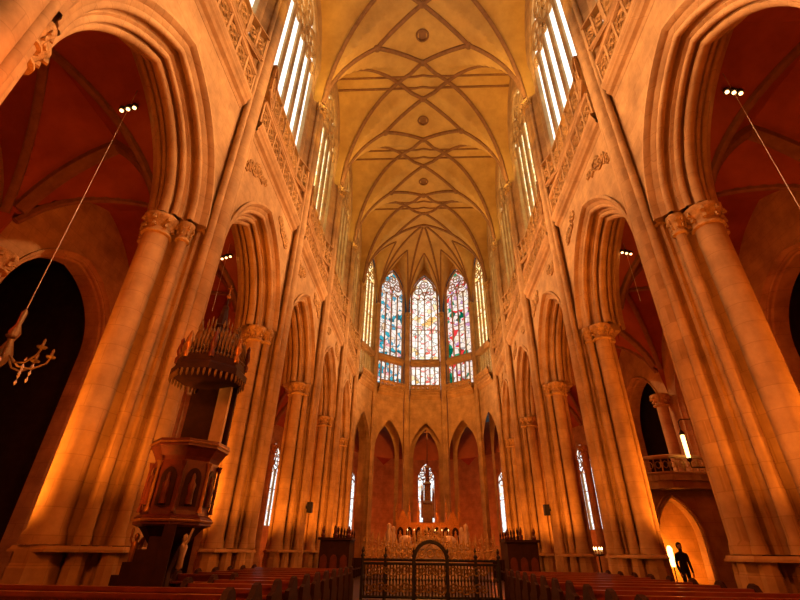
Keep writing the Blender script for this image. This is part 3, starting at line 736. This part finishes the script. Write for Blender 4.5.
for sx, gx in ((.95, 'a'), (-.95, 'b')):
    k = MB(); k.lathe([(.02, 1.45), (.1, 1.5), (.09, 1.72), (.13, 1.98), (.07, 2.08), (.04, 2.11), (.07, 2.17), (.07, 2.25), (.01, 2.3)], (px+sx*.85, py-.5, 0), 10)
    k.tube([(px+sx*.85, py-.5, 1.95), (px+sx*1.0, py-.58, 2.12), (px+sx*1.05, py-.5, 2.42)], .035, 6)
    k.tube([(px+sx*.85, py-.42, 1.95), (px+sx*.72, py-.3, 2.2), (px+sx*.78, py-.3, 1.7)], [.03, .09, .02], 6); k.build('supporting_angel', MARBLE if sx > 0 else GOLD, R, smooth=60)
k = MB()
for j in range(9):
    k.box((px-.2-.0*j, py-1.0-.0*j+.0, 0), (.01, .01, .01)) if False else k.box((px+1.2*cos(radians(200+12*j)), py+1.2*sin(radians(200+12*j)), .12+.14*j), (.75, .34, .24+.28*j), radians(200+12*j))
k.build('stair', DARKWOOD, R)

# ------------------------------------------------------------------ oratory (stone balcony over a lit archway)
ox0, ox1, oy = 9.55, 13.6, 21.2
R = thing('oratory_balcony', ((ox0+ox1)/2, oy, 0), 'carved stone balcony over a glowing pointed archway in the south aisle', 'balcony')
k = MB(); h, rise, zs = .85, 1.55, 2.0; xm = 10.6
P = arch_pts(h, rise, .0)
k.slab([(ox0, oy, 0), (ox0, oy, 4.2), (ox1, oy, 4.2), (ox1, oy, 0), (xm+h, oy, 0)]+[(xm+a, oy, zs+z) for a, z in reversed(P)]+[(xm-h, oy, 0)], (0, .5, 0))
k.bx(ox0, ox0+.3, oy+.5, oy+3, 0, 4.2); k.bx(ox1-.3, ox1, oy+.5, oy+3, 0, 4.2); k.bx(ox0, ox1, oy+3, oy+3.3, 0, 4.2)
k.build('wall', STONE, R)
k = MB()
for off, rr in ((.08, .07), (.2, .05)): k.tube([(xm-h-off, oy-.04, 0)]+[(xm+a, oy-.04, zs+z) for a, z in arch_pts(h, rise, off)]+[(xm+h+off, oy-.04, 0)], rr, 6)
k.build('arch_moulding', STONE, R, smooth=50)
fr = [(ox0-.1, oy+2.6), (ox0-.1, oy-.1), (ox0+.35, oy-.65), (xm-.2, oy-.95), (xm+1.1, oy-.75), (ox1, oy-.1), (ox1, oy+2.6)]
k = MB(); k.prism(fr, 4.15, 4.4, 1.0); k.prism([(a_*.985+.16, b_*.99+.3) for a_, b_ in fr], 3.85, 4.15); k.build('gallery_floor', STONE, R)
k = MB(); k.tube([(*p, 5.1) for p in fr], .09, 6); k.tube([(*p, 4.45) for p in fr], .06, 5); k.build('handrail', STONE, R)
for (p, q) in zip(fr[:-1], fr[1:]):
    L = sqrt((q[0]-p[0])**2+(q[1]-p[1])**2); n = max(2, int(L/.28)); k = MB()
    for j in range(n+1):
        t = j/n; k.lathe([(.05, 4.4), (.03, 4.6), (.06, 4.8), (.03, 4.95), (.05, 5.1)], (p[0]+(q[0]-p[0])*t, p[1]+(q[1]-p[1])*t, 0), 6)
        if j < n:
            u = (j+.5)/n; x = p[0]+(q[0]-p[0])*u; y = p[1]+(q[1]-p[1])*u; dx, dy = (q[0]-p[0])/L*.1, (q[1]-p[1])/L*.1
            k.tube([(x+dx*cos(t_), y+dy*cos(t_), 4.78+.14*sin(t_)) for t_ in [g*pi/4 for g in range(8)]], .022, 4, True)
    k.build('tracery_panel', CARVED, R)
for x in (ox1-1.0,):
    k = MB(); k.tube([(x, oy-.05, 2.6), (x-.05, oy-.3, 3.2), (x, oy-.55, 3.7), (x+.05, oy-.65, 4.0)], [.08, .14, .2, .26], 8); k.build('branch_corbel', CARVED, R, smooth=60)

k = MB(); kx, ky = 11.1, 19.9
R = thing('wall_lantern', (kx, ky, 4.45), 'long glowing lantern on a bracket in front of the oratory balcony', 'lantern')
k = MB(); k.lathe([(.03, 4.95), (.075, 5.0), (.085, 5.9), (.03, 5.95)], (kx, ky, 0), 12); k.build('glowing_tube', TUBE, R, smooth=40)
k = MB(); k.lathe([(.1, 5.93), (.12, 5.98), (.03, 6.15)], (kx, ky, 0), 10); k.build('cap', IRON, R); k = MB(); k.lathe([(.03, 4.8), (.1, 4.9), (.1, 4.97)], (kx, ky, 0), 10)
k.build('cap', IRON, R)
k = MB(); k.tube([(kx, ky, 6.12), (kx, ky, 6.5), (kx+.15, ky+.05, 6.62)]+[(kx+(XO-.05-kx)*t, ky, 6.62) for t in (.2, .6, 1.)], .025, 6); k.tube([(kx, ky, 4.82), (kx, ky, 4.6), (kx+(XO-.05-kx)*.5, ky, 4.6), (XO-.05, ky, 4.6)], .025, 6); k.build('bracket', IRON, R)

R = thing('floor_lantern', (10.62, 22.6, 0), 'bright lantern standing inside the glowing archway behind the person', 'lantern')
k = MB(); k.lathe([(.16, 0), (.16, .06), (.03, .1), (.025, .9), (.08, .95)], (10.62, 22.6, 0), 10); k.build('stand', IRON, R)
k = MB(); k.lathe([(.07, .95), (.11, 1.1), (.11, 1.65), (.05, 1.75)], (10.62, 22.6, 0), 12); k.build('glowing_globe', TUBE, R, smooth=60)

# ------------------------------------------------------------------ person in the archway
def skinned(name, verts, edges, radii, m, parent, root=0, sub=2):
    me = bpy.data.meshes.new(name); me.from_pydata(verts, edges, []); me.update()
    o = bpy.data.objects.new(name, me); COL.objects.link(o); o.parent = parent; me.materials.append(m)
    sk = o.modifiers.new('skin', 'SKIN'); sk.use_smooth_shade = True
    lay = me.skin_vertices[0].data if me.skin_vertices else None
    if lay is None:
        bm = bmesh.new(); bm.from_mesh(me); bm.verts.layers.skin.verify(); bm.to_mesh(me); bm.free(); lay = me.skin_vertices[0].data
    for i, r in enumerate(radii):
        lay[i].radius = r if isinstance(r, tuple) else (r, r); lay[i].use_root = (i == root)
    sb = o.modifiers.new('sub', 'SUBSURF'); sb.levels = sb.render_levels = sub
    return o
R = thing('person', (10.1, 20.65, 0), 'person in dark clothes standing in front of the glowing archway', 'person')
V = [(0,0,.95),(0,0,1.15),(0,0,1.38),(0,0,1.5),(0,-.01,1.57),(0,-.015,1.68),(0,-.01,1.77),
     (-.19,0,1.41),(-.25,.02,1.13),(-.24,-.06,.88),(-.235,-.09,.78),(.19,0,1.41),(.25,.02,1.13),(.24,-.06,.88),(.235,-.09,.78),
     (-.09,0,.9),(-.1,-.01,.5),(-.1,.03,.09),(-.11,-.13,.05),(.09,0,.9),(.1,-.01,.5),(.1,.03,.09),(.11,-.13,.05)]
E_ = [(0,1),(1,2),(2,3),(3,4),(4,5),(5,6),(2,7),(7,8),(8,9),(9,10),(2,11),(11,12),(12,13),(13,14),(0,15),(15,16),(16,17),(17,18),(0,19),(19,20),(20,21),(21,22)]
Rr = [(.16,.12),(.15,.11),(.16,.12),.07,.06,(.085,.1),(.07,.085),.075,.055,.042,.03,.075,.055,.042,.03,.095,.07,.05,.04,.095,.07,.05,.04]
skinned('body', V, E_, Rr, CLOTH, R)
k = MB(); k.lathe([(.03, 1.6), (.075, 1.62), (.088, 1.68), (.083, 1.74), (.04, 1.79)], (10.1, 20.65-.045, 0), 12, 0, .92, .75); hd = k.build('face', SKIN, R, smooth=60)
k = MB(); k.lathe([(.05, 1.6), (.098, 1.66), (.108, 1.73), (.095, 1.8), (.05, 1.84), (.01, 1.85)], (10.1, 20.65+.015, 0), 12); k.build('hair', HAIR, R, smooth=60)
k = MB(); k.lathe([(.002, 1.66), (.016, 1.67), (.002, 1.72)], (10.1, 20.65-.115, 0), 6); k.build('nose', SKIN, hd)
for sx in (-1, 1):
    k = MB(); hx = 10.1+sx*.235; hy = 20.65-.1
    k.lathe([(.012, .8), (.036, .76), (.038, .71), (.03, .68)], (hx, hy, 0), 8, 0, .6, 1.)
    for f in range(4): k.tube([(hx, hy-.027+.018*f, .69), (hx-sx*.01, hy-.03+.018*f, .65), (hx-sx*.02, hy-.03+.017*f, [.615, .6, .605, .62][f])], [.009, .008, .006], 6)
    k.tube([(hx, hy-.035, .74), (hx-sx*.015, hy-.06, .71), (hx-sx*.02, hy-.065, .675)], [.011, .009, .007], 6)
    k.build('hand', SKIN, R, smooth=60)

# ------------------------------------------------------------------ pews
def make_pew(x0, x1, y, label, z=0.):
    R = thing('pew', ((x0+x1)/2, y, z), label, 'pew', 'rows of wooden pews')
    k = MB(); k.bx(x0, x1, y-.03, y+.03, .42, .82); k.build('backrest', WOOD, R)
    k = MB(); k.bx(x0, x1, y-.06, y+.07, .82, .87); k.build('top_rail', WOOD, R)
    k = MB(); k.bx(x0+.04, x1-.04, y+.03, y+.42, .42, .46); k.build('seat', WOOD, R)
    k = MB(); k.bx(x0+.04, x1-.04, y-.34, y-.06, .7, .73); k.build('book_ledge', WOOD, R)
    for xa in (x0, x1):
        k = MB(); k.slab([(xa-.04, y-.36, 0), (xa-.04, y+.46, 0), (xa-.04, y+.46, .5), (xa-.04, y+.3, .58), (xa-.04, y+.12, .9), (xa-.04, y+.03, .95), (xa-.04, y-.08, .92), (xa-.04, y-.2, .78), (xa-.04, y-.36, .74)], (.08, 0, 0)); k.build('bench_end', DARKWOOD, R)
ORD = ['front', 'second', 'third', 'fourth', 'fifth', 'sixth', 'seventh', 'eighth', 'ninth', 'tenth', 'eleventh']
rows = [16.6-1.02*i for i in range(11)]
for s in (1, -1):
    for i, y in enumerate(rows):
        xo = 5.7
        xi = 2.5
        if y < 9.0: xo = 8.3
        if s < 0 and 8.2 < y < 11: xo = 4.0
        a, b = (xi, xo) if s > 0 else (-xo, -xi)
        make_pew(a, b, y, 'red-brown wooden pew, {} row counted from the altar, {} side of the aisle'.format(ORD[i], SIDEW[s]))

# dark stalls flanking the grille
for s in (1, -1):
    R = thing('choir_stall', (s*3.2, 17.95, 0), 'dark panelled wooden stall at the {} end of the iron grille'.format(SIDEW[s]), 'stall', 'dark stalls beside the grille')
    k = MB(); k.bx(s*2.75, s*3.8, 17.55, 17.61, 0, 1.7); k.bx(s*2.75, s*2.81, 17.61, 18.45, 0, 1.7); k.bx(s*3.74, s*3.8, 17.61, 18.45, 0, 1.7); k.build('panel_front', DARKWOOD, R)
    k = MB(); k.bx(s*2.68, s*3.88, 17.47, 18.5, 1.7, 1.78); k.build('desk_top', DARKWOOD, R)
    for j in range(3):
        k = MB(); x = s*(2.93+.35*j); P = arch_pts(.12, .16, 0, 4); k.slab([(x-.12, 17.53, .4)]+[(x+a, 17.53, 1.1+z) for a, z in P]+[(x+.12, 17.53, .4)], (0, .02, 0)); k.build('tracery_panel', REDWOOD, R)
    k = MB(); k.bx(s*2.81, s*3.74, 17.75, 18.15, .42, .47); k.build('seat', DARKWOOD, R)
    for j in range(3):
        k = MB(); k.lathe([(.05, 1.78), (.07, 1.86), (.03, 1.92), (.06, 2.02), (.01, 2.15)], (s*(2.8+.46*j), 17.6, 0), 8); k.build('finial', REDWOOD, R)

# ------------------------------------------------------------------ grille in front of the royal tomb
gy = 17.25
R = thing('grille_gate', (0.08, gy, 0), 'ornate wrought grille with arched central gate across the choir entrance', 'grille')
gx0, gx1, gc = -2.22, 2.36, .08
for z in (.08, 1.02, 1.13):
    k = MB(); k.tube([(gx0, gy, z), (gx1, gy, z)], .04, 4); k.build('rail', IRON, R)
for x in (gx0, -1.45, gc-.56, gc+.56, 1.6, gx1):
    k = MB(); k.lathe([(.05, 0), (.05, 1.2), (.08, 1.25), (.03, 1.32), (.06, 1.4), (.01, 1.52)], (x, gy, 0), 8); k.build('post', IRON, R)
for i in range(42):
    x = gx0+.08+i*(gx1-gx0-.16)/41
    k = MB(); k.tube([(x, gy, .08), (x, gy, 1.02)], .024, 5); k.lathe([(.02, .5), (.05, .57), (.02, .64)], (x, gy, 0), 6); k.build('bar', IRON, R)
def spiral(cx, cz, r, turns, d, n=16, dy=0.): return [(cx+r*(1-t*.8)*cos(d*t*turns*2*pi), gy+dy, cz+r*(1-t*.8)*sin(d*t*turns*2*pi)) for t in [j/n for j in range(n+1)]]
for i in range(22):
    x = gx0+.1+i*(gx1-gx0-.2)/21
    u = abs(x-gc); hh = .50+.22*cos((x-gc)*1.5)**2
    k = MB(); b0 = 1.16 if u > .55 else 1.14+sqrt(max(0, .58**2-u*u))*.9
    hh = max(.2, hh-(b0-1.16)*.6)
    k.tube(spiral(x, b0+.13, .13, 1.2, 1 if i % 2 else -1), .03, 5); k.tube(spiral(x+.07, b0+hh*.5, .11, 1.2, -1), .028, 5); k.tube(spiral(x-.05, b0+hh*.78, .09, 1.2, 1), .024, 5)
    k.lathe([(.01, b0-.05), (.06, b0+hh*.35), (.025, b0+hh*.55), (.055, b0+hh*.85), (.004, b0+hh+.16)], (x, gy, 0), 6)
    k.build('scroll_crest', CREST, R)
k = MB(); k.tube([(gc-.56, gy-.03, 0)]+[(gc+.56*cos(t), gy-.03, 1.12+.56*sin(t)) for t in [pi-j*pi/14 for j in range(15)]]+[(gc+.56, gy-.03, 0)], .06, 6); k.build('gate_arch', IRON, R)
k = MB()
for q in (-.3, 0, .3): k.tube(spiral(gc+q, 1.34-.25*q*q, .14, 1.3, 1 if q > 0 else -1), .028, 5)
k.tube([(gc-.5, gy, 1.16), (gc, gy, 1.6), (gc+.5, gy, 1.16)], .025, 5); k.build('tympanum_scroll', CREST, R)
for i in range(10):
    for z in (.32, .8):
        x = gx0+.24+i*.4; k = MB(); k.tube(spiral(x, z, .17, 1.3, 1 if i % 2 else -1, 16, -.035), .026, 5); k.tube(spiral(x+.2, z+.03, .13, 1.3, -1, 16, -.035), .024, 5); k.build('scrollwork', BRONZE, R)

R = thing('marble_tomb', (0, 24, 0), 'pale marble royal tomb behind the grille', 'tomb')
k = MB(); k.bx(-1.9, 1.9, 22.4, 25.6, 0, .35); k.bx(-1.75, 1.75, 22.55, 25.45, .35, 1.5); k.bx(-1.9, 1.9, 22.4, 25.6, 1.5, 1.7); k.build('chest', MARBLE, R)
for j in range(5):
    k = MB(); x = -1.4+.7*j; k.lathe([(.25, 0), (.25, .04), (.2, .05)], (0, 0, 0), 16); k.v = [(x+a, 22.55-c, .92+b) for a, b, c in k.v]; k.build('medallion', MARBLE, R)
for x in (-1.05, 0, 1.05):
    k = MB(); k.lathe([(.05, 0), (.2, .08), (.3, .6), (.28, 1.0), (.34, 1.35), (.1, 1.55), (.16, 1.7), (.14, 1.85), (.03, 1.95)], (0, 0, 0), 12)
    k.v = [(x+a, 22.9+z, 1.85+b*.7) for a, b, z in k.v]; k.build('recumbent_effigy', MARBLE, R, smooth=60)
for x in (-1.75, 1.75):
    for y in (22.55, 25.45):
        k = MB(); k.lathe([(.12, 1.7), (.1, 1.85), (.16, 2.1), (.08, 2.25), (.11, 2.35), (.1, 2.45), (.02, 2.52)], (x, y, 0), 10); k.build('putto', MARBLE, R, smooth=60)

# ------------------------------------------------------------------ high altar
ay = 41.5
R = thing('high_altar', (0.1, ay, 0), 'neo-gothic high altar with tall central spire in front of the axial window', 'altar')
k = MB(); k.bx(-4.4, 4.4, 37.5, 43.5, 0, .18); k.bx(-3.6, 3.6, 38.5, 43.3, .18, .36); k.bx(-3.0, 3.0, 39.5, 43.2, .36, .54); k.build('steps', MARBLE, R)
k = MB(); k.bx(-1.9, 2.1, ay-.6, ay+.5, .54, 1.5); k.bx(-2.05, 2.25, ay-.7, ay+.6, 1.5, 1.62); k.build('mensa', MARBLE, R)
k = MB(); k.bx(-2.6, 2.8, ay+.7, ay+1.2, .54, 3.6)
for x in (-2.6, -1.5, -.7, .9, 1.7, 2.8):
    k.lathe([(.14, 3.6), (.14, 4.4), (.2, 4.45), (.1, 4.6), (.02, 5.5)], (x, ay+.95, 0), 4, pi/4)
for x in (-2.05, 2.25): k.slab([(x-.5, ay+.75, 3.6), (x+.5, ay+.75, 3.6), (x, ay+.75, 4.7)], (0, .4, 0))
k.build('retable', GOLD, R)
for j in range(7):
    x = -2.25+j*.78; k = MB(); P = arch_pts(.26, .36, 0, 5); k.slab([(x-.26, ay+.66, 1.7)]+[(x+a, ay+.66, 2.9+z) for a, z in P]+[(x+.26, ay+.66, 1.7)], (0, .03, 0)); k.build('niche', DARKWOOD, R)
    k = MB(); k.lathe([(.16, 1.75), (.13, 2.3), (.18, 2.6), (.07, 2.75), (.1, 2.88), (.02, 3.0)], (x, ay+.5, 0), 10); k.build('saint_figure', GOLD, R, smooth=60)
k = MB(); k.lathe([(.6, 3.6), (.6, 5.0), (.7, 5.1), (.42, 5.3), (.4, 6.6), (.5, 6.7), (.28, 6.9), (.24, 8.0), (.3, 8.1), (.12, 8.3), (.03, 10.6), (.1, 10.7), (.02, 10.8)], (.1, ay+.95, 0), 4, pi/4)
for dx, dy in ((.55, .55), (-.55, .55), (.55, -.55), (-.55, -.55)): k.lathe([(.12, 4.0), (.12, 5.4), (.16, 5.45), (.02, 6.6)], (.1+dx*.9, ay+.95+dy*.9, 0), 4, pi/4)
k.build('spire', REDWOOD, R)
k = MB(); k.bx(.06, .14, ay+.9, ay+.98, 10.8, 11.7); k.bx(-.18, .38, ay+.9, ay+.98, 11.25, 11.33); k.build('cross', GOLD, R)
CP = [(-1.6, 'outermost north'), (-1.05, 'middle north'), (-.5, 'inner north'), (.7, 'inner south'), (1.25, 'middle south'), (1.8, 'outermost south')]
for x, w in CP:
    Rr2 = thing('altar_candlestick', (x, ay-.35, 1.63), 'tall candlestick on the high altar, %s of six' % w, 'candlestick', 'altar candlesticks')
    k = MB(); k.lathe([(.12, 1.63), (.1, 1.68), (.03, 1.74), (.05, 1.95), (.025, 2.1), (.08, 2.3), (.03, 2.33)], (x, ay-.35, 0), 10); k.build('holder', GOLD, Rr2, smooth=50)
    k = MB(); k.lathe([(.028, 2.31), (.025, 2.95)], (x, ay-.35, 0), 8); k.build('candle', WAX, Rr2)
    k = MB(); k.lathe([(.004, 2.95), (.016, 2.99), (.002, 3.06)], (x, ay-.35, 0), 6); k.build('flame', FLAME, Rr2)
# choir side altars / sedilia seen under the apse arches
for s in (1, -1):
    R = thing('choir_bench', (s*4.6, 30, 0), 'dark carved choir bench along the {} side beyond the grille'.format(SIDEW[s]), 'bench', 'choir benches')
    k = MB(); k.bx(s*4.9, s*5.0, 26.4, 33.8, 0, 2.0); k.build('back', DARKWOOD, R)
    k = MB(); k.bx(s*4.3, s*4.9, 26.4, 33.8, .42, .5); k.build('seat', DARKWOOD, R)
    for j in range(8):
        k = MB(); k.bx(s*4.3, s*5.0, 26.4+j*1.04, 26.46+j*1.04, 0, 1.0); k.build('arm_panel', DARKWOOD, R); k = MB(); k.lathe([(.06, 2.0), (.09, 2.15), (.04, 2.25), (.07, 2.4), (.01, 2.6)], (s*4.95, 26.45+j*1.04, 0), 6); k.build('finial', DARKWOOD, R)

# retable altar against the north aisle wall shaft
R = thing('side_altar', (-12.4, 18.6, 0), 'gilded carved side altar in the dark north aisle at the picture edge', 'altar')
k = MB(); k.bx(-12.85, -12.15, 17.5, 19.5, 0, 1.1); k.build('table', MARBLE, R)
k = MB(); k.bx(-12.95, -12.7, 17.4, 19.6, 1.1, 3.4); k.slab([(-12.95, 17.5, 3.4), (-12.95, 19.5, 3.4), (-12.95, 18.5, 4.4)], (.25, 0, 0)); k.build('retable', GOLD, R)
for y in (17.6, 18.2, 18.8, 19.4):
    k = MB(); k.lathe([(.12, 1.1), (.07, 1.3), (.08, 2.2), (.06, 3.0), (.13, 3.3)], (-12.55, y, 0), 10); k.build('column', GOLD, R, smooth=50)
k = MB(); k.bx(-12.7, -12.66, 17.9, 19.1, 1.4, 3.1); k.build('painting', DARKWOOD, R)

# ------------------------------------------------------------------ loudspeakers, candle stand
for s in (1, -1):
    x, y, z = s*6.2, 25.4, 3.35
    R = thing('loudspeaker', (x, y, z), 'small black loudspeaker fixed on the {} pier'.format(SIDEW[s]), 'loudspeaker', 'pier loudspeakers')
    k = MB(); k.box((x, y, z), (.26, .3, .5)); k.build('cabinet', BLACK, R)
    k = MB(); k.box((x-s*.0, y-.16, z), (.2, .02, .42)); k.build('speaker_cloth', CLOTH, R)
    k = MB(); k.box((x+s*.16, y, z), (.1, .08, .12)); k.build('bracket', IRON, R)
R = thing('candle_stand', (9.2, 27.6, 0), 'iron stand with small burning candles between the south piers', 'candle stand')
k = MB(); k.lathe([(.3, 0), (.3, .05), (.04, .1), (.04, 1.3), (.3, 1.35), (.3, 1.4)], (9.2, 27.6, 0), 12); k.build('stand', IRON, R)
for j in range(8):
    a = j*pi/4; k = MB(); k.lathe([(.03, 1.4), (.03, 1.6)], (9.2+.22*cos(a), 27.6+.22*sin(a), 0), 8); c = k.build('candle', WAX, R)
    k = MB(); k.lathe([(.01, 1.6), (.035, 1.65), (.004, 1.74)], (9.2+.22*cos(a), 27.6+.22*sin(a), 0), 6); k.build('flame', FLAME, c)

# ------------------------------------------------------------------ light
def light(kind, name, loc, energy, color, target=None, size=.3, spot=90, blend=.6):
    l = bpy.data.lights.new(name, kind); l.energy = energy; l.color = color
    if kind == 'AREA': l.size = size
    else: l.shadow_soft_size = size
    if kind == 'SPOT': l.spot_size = radians(spot); l.spot_blend = blend
    o = bpy.data.objects.new(name, l); COL.objects.link(o); o.location = loc
    if target is not None:
        o.rotation_euler = (Vector(target)-Vector(loc)).to_track_quat('-Z', 'Y').to_euler()
    return o
WARM = (1, .55, .15); REDL = (1, .045, .004); OR = (1, .28, .03)
for s in (1, -1):
    for i, yk in enumerate(LINES[2:]):
        light('SPOT', 'vault_floodlight', (s*5.0, yk-.3, 21), [620, 520, 400, 290, 130][i], (1, .46, .07), (s*3.4, yk, 34), .3, 120, .8)
        light('SPOT', 'springing_lamp', (s*5.0, yk-2.2, 24.0), [2300, 2100, 1500, 1000, 250][i], (1, .56, .14), (s*6.1, yk-.15, 28.6), .12, 55, 1.0)
    for i, (y0, y1) in enumerate(BAYS):
        if i == 0: continue
        ym = (y0+y1)/2
        # floodlights on the gallery washing the opposite arcade
        light('SPOT', 'gallery_floodlight', (s*5.9, ym+4.6, 18.7), 7200 if i < 3 else 6000, (1, .49, .22), (-s*7, ym-.6, 16.2), .2, 64, .95)
        light('POINT', 'aisle_lamp', (s*11.2, ym, 7.0), 85, REDL, None, .4)
        light('SPOT', 'pier_uplight', (s*10.2, y1-3.3, .5), 3400 if i < 3 else 1800, OR, (s*8.0, y1-.6, 4.2), .12, 54, .9)
        light('SPOT', 'pier_uplight', (s*5.6, y1-3.4, .6), 900 if i < 3 else 1200, OR, (s*7.2, y1-.4, 5.8), .12, 62, .8)
        light('POINT', 'chapel_fill', (s*17.5, ym, 1.2), 14, REDL, None, .3)  # added unseen red fill, lifts the black chapel interiors
        light('POINT', 'triforium_fill', (s*7.9, ym, 18.6), 90, (1, .5, .12), None, .2)  # unseen fill added behind the gallery tracery
    light('SPOT', 'gallery_floodlight', (-s*6.0, 6.5, 17.9), 7500, (1, .54, .28), (s*7.5, 3.6, 9.5), .25, 60, .9)
    light('POINT', 'pew_fill', (s*5, 4.5, 6.), 460, (1, .2, .02), None, .3)  # added fill without a fitting, reddens the near pew tops
for y in (13, 21, 29, 36):
    light('POINT', 'choir_fill', (0, y, 5.5), 330, (1, .22, .022), None, .4)  # unseen fills added down the nave axis to warm the lower piers
light('POINT', 'choir_fill', (0, 13.6, 3.4), 110, (1, .42, .1), None, .2)  # extra fill added for the grille front, no fitting here
light('POINT', 'apse_fill', (0, 41, 14.2), 420, (1, .40, .08), None, .4)  # unseen fill added to brighten the apse
for a in (20, 55, 90, 125, 160):
    light('POINT', 'ambulatory_lamp', (11.5*cos(radians(a)), YC+11.5*sin(radians(a)), 3.0), 260, (1, .13, .01), None, .4)
light('POINT', 'archway_lamp', (10.9, 23.2, 1.0), 260, (1, .27, .02), None, .2)

# ------------------------------------------------------------------ world, camera
w = bpy.data.worlds.new('world'); SC.world = w; w.use_nodes = True
w.node_tree.nodes['Background'].inputs['Color'].default_value = (.9, .95, 1, 1)
w.node_tree.nodes['Background'].inputs['Strength'].default_value = .03

cam = bpy.data.cameras.new('camera'); co = bpy.data.objects.new('camera', cam); COL.objects.link(co)
F, PITCH, YAW, ROLL, CX = 438.3, radians(29.94), radians(2.68), radians(.827), 406.2
cam.sensor_width = 36; cam.lens = 36*F/800; cam.shift_x = -(CX-400)/800
cam.clip_start = .05; cam.clip_end = 300
fw = Vector((-sin(YAW)*cos(PITCH), cos(YAW)*cos(PITCH), sin(PITCH)))
rt = Vector((cos(YAW), sin(YAW), 0)); up = rt.cross(fw)
r2 = rt*cos(ROLL)+up*sin(ROLL); u2 = up*cos(ROLL)-rt*sin(ROLL)
M = Matrix((r2, u2, -fw)).transposed().to_4x4(); M.translation = Vector((-.06, 0, EYE))
co.matrix_world = M
SC.camera = co
SC.view_settings.view_transform = 'Standard'; SC.view_settings.look = 'None'
SC.view_settings.exposure = 0; SC.view_settings.gamma = 1
SC.view_settings.use_curve_mapping = False
SC.cycles.max_bounces = 4; SC.cycles.diffuse_bounces = 2; SC.cycles.use_denoising = True
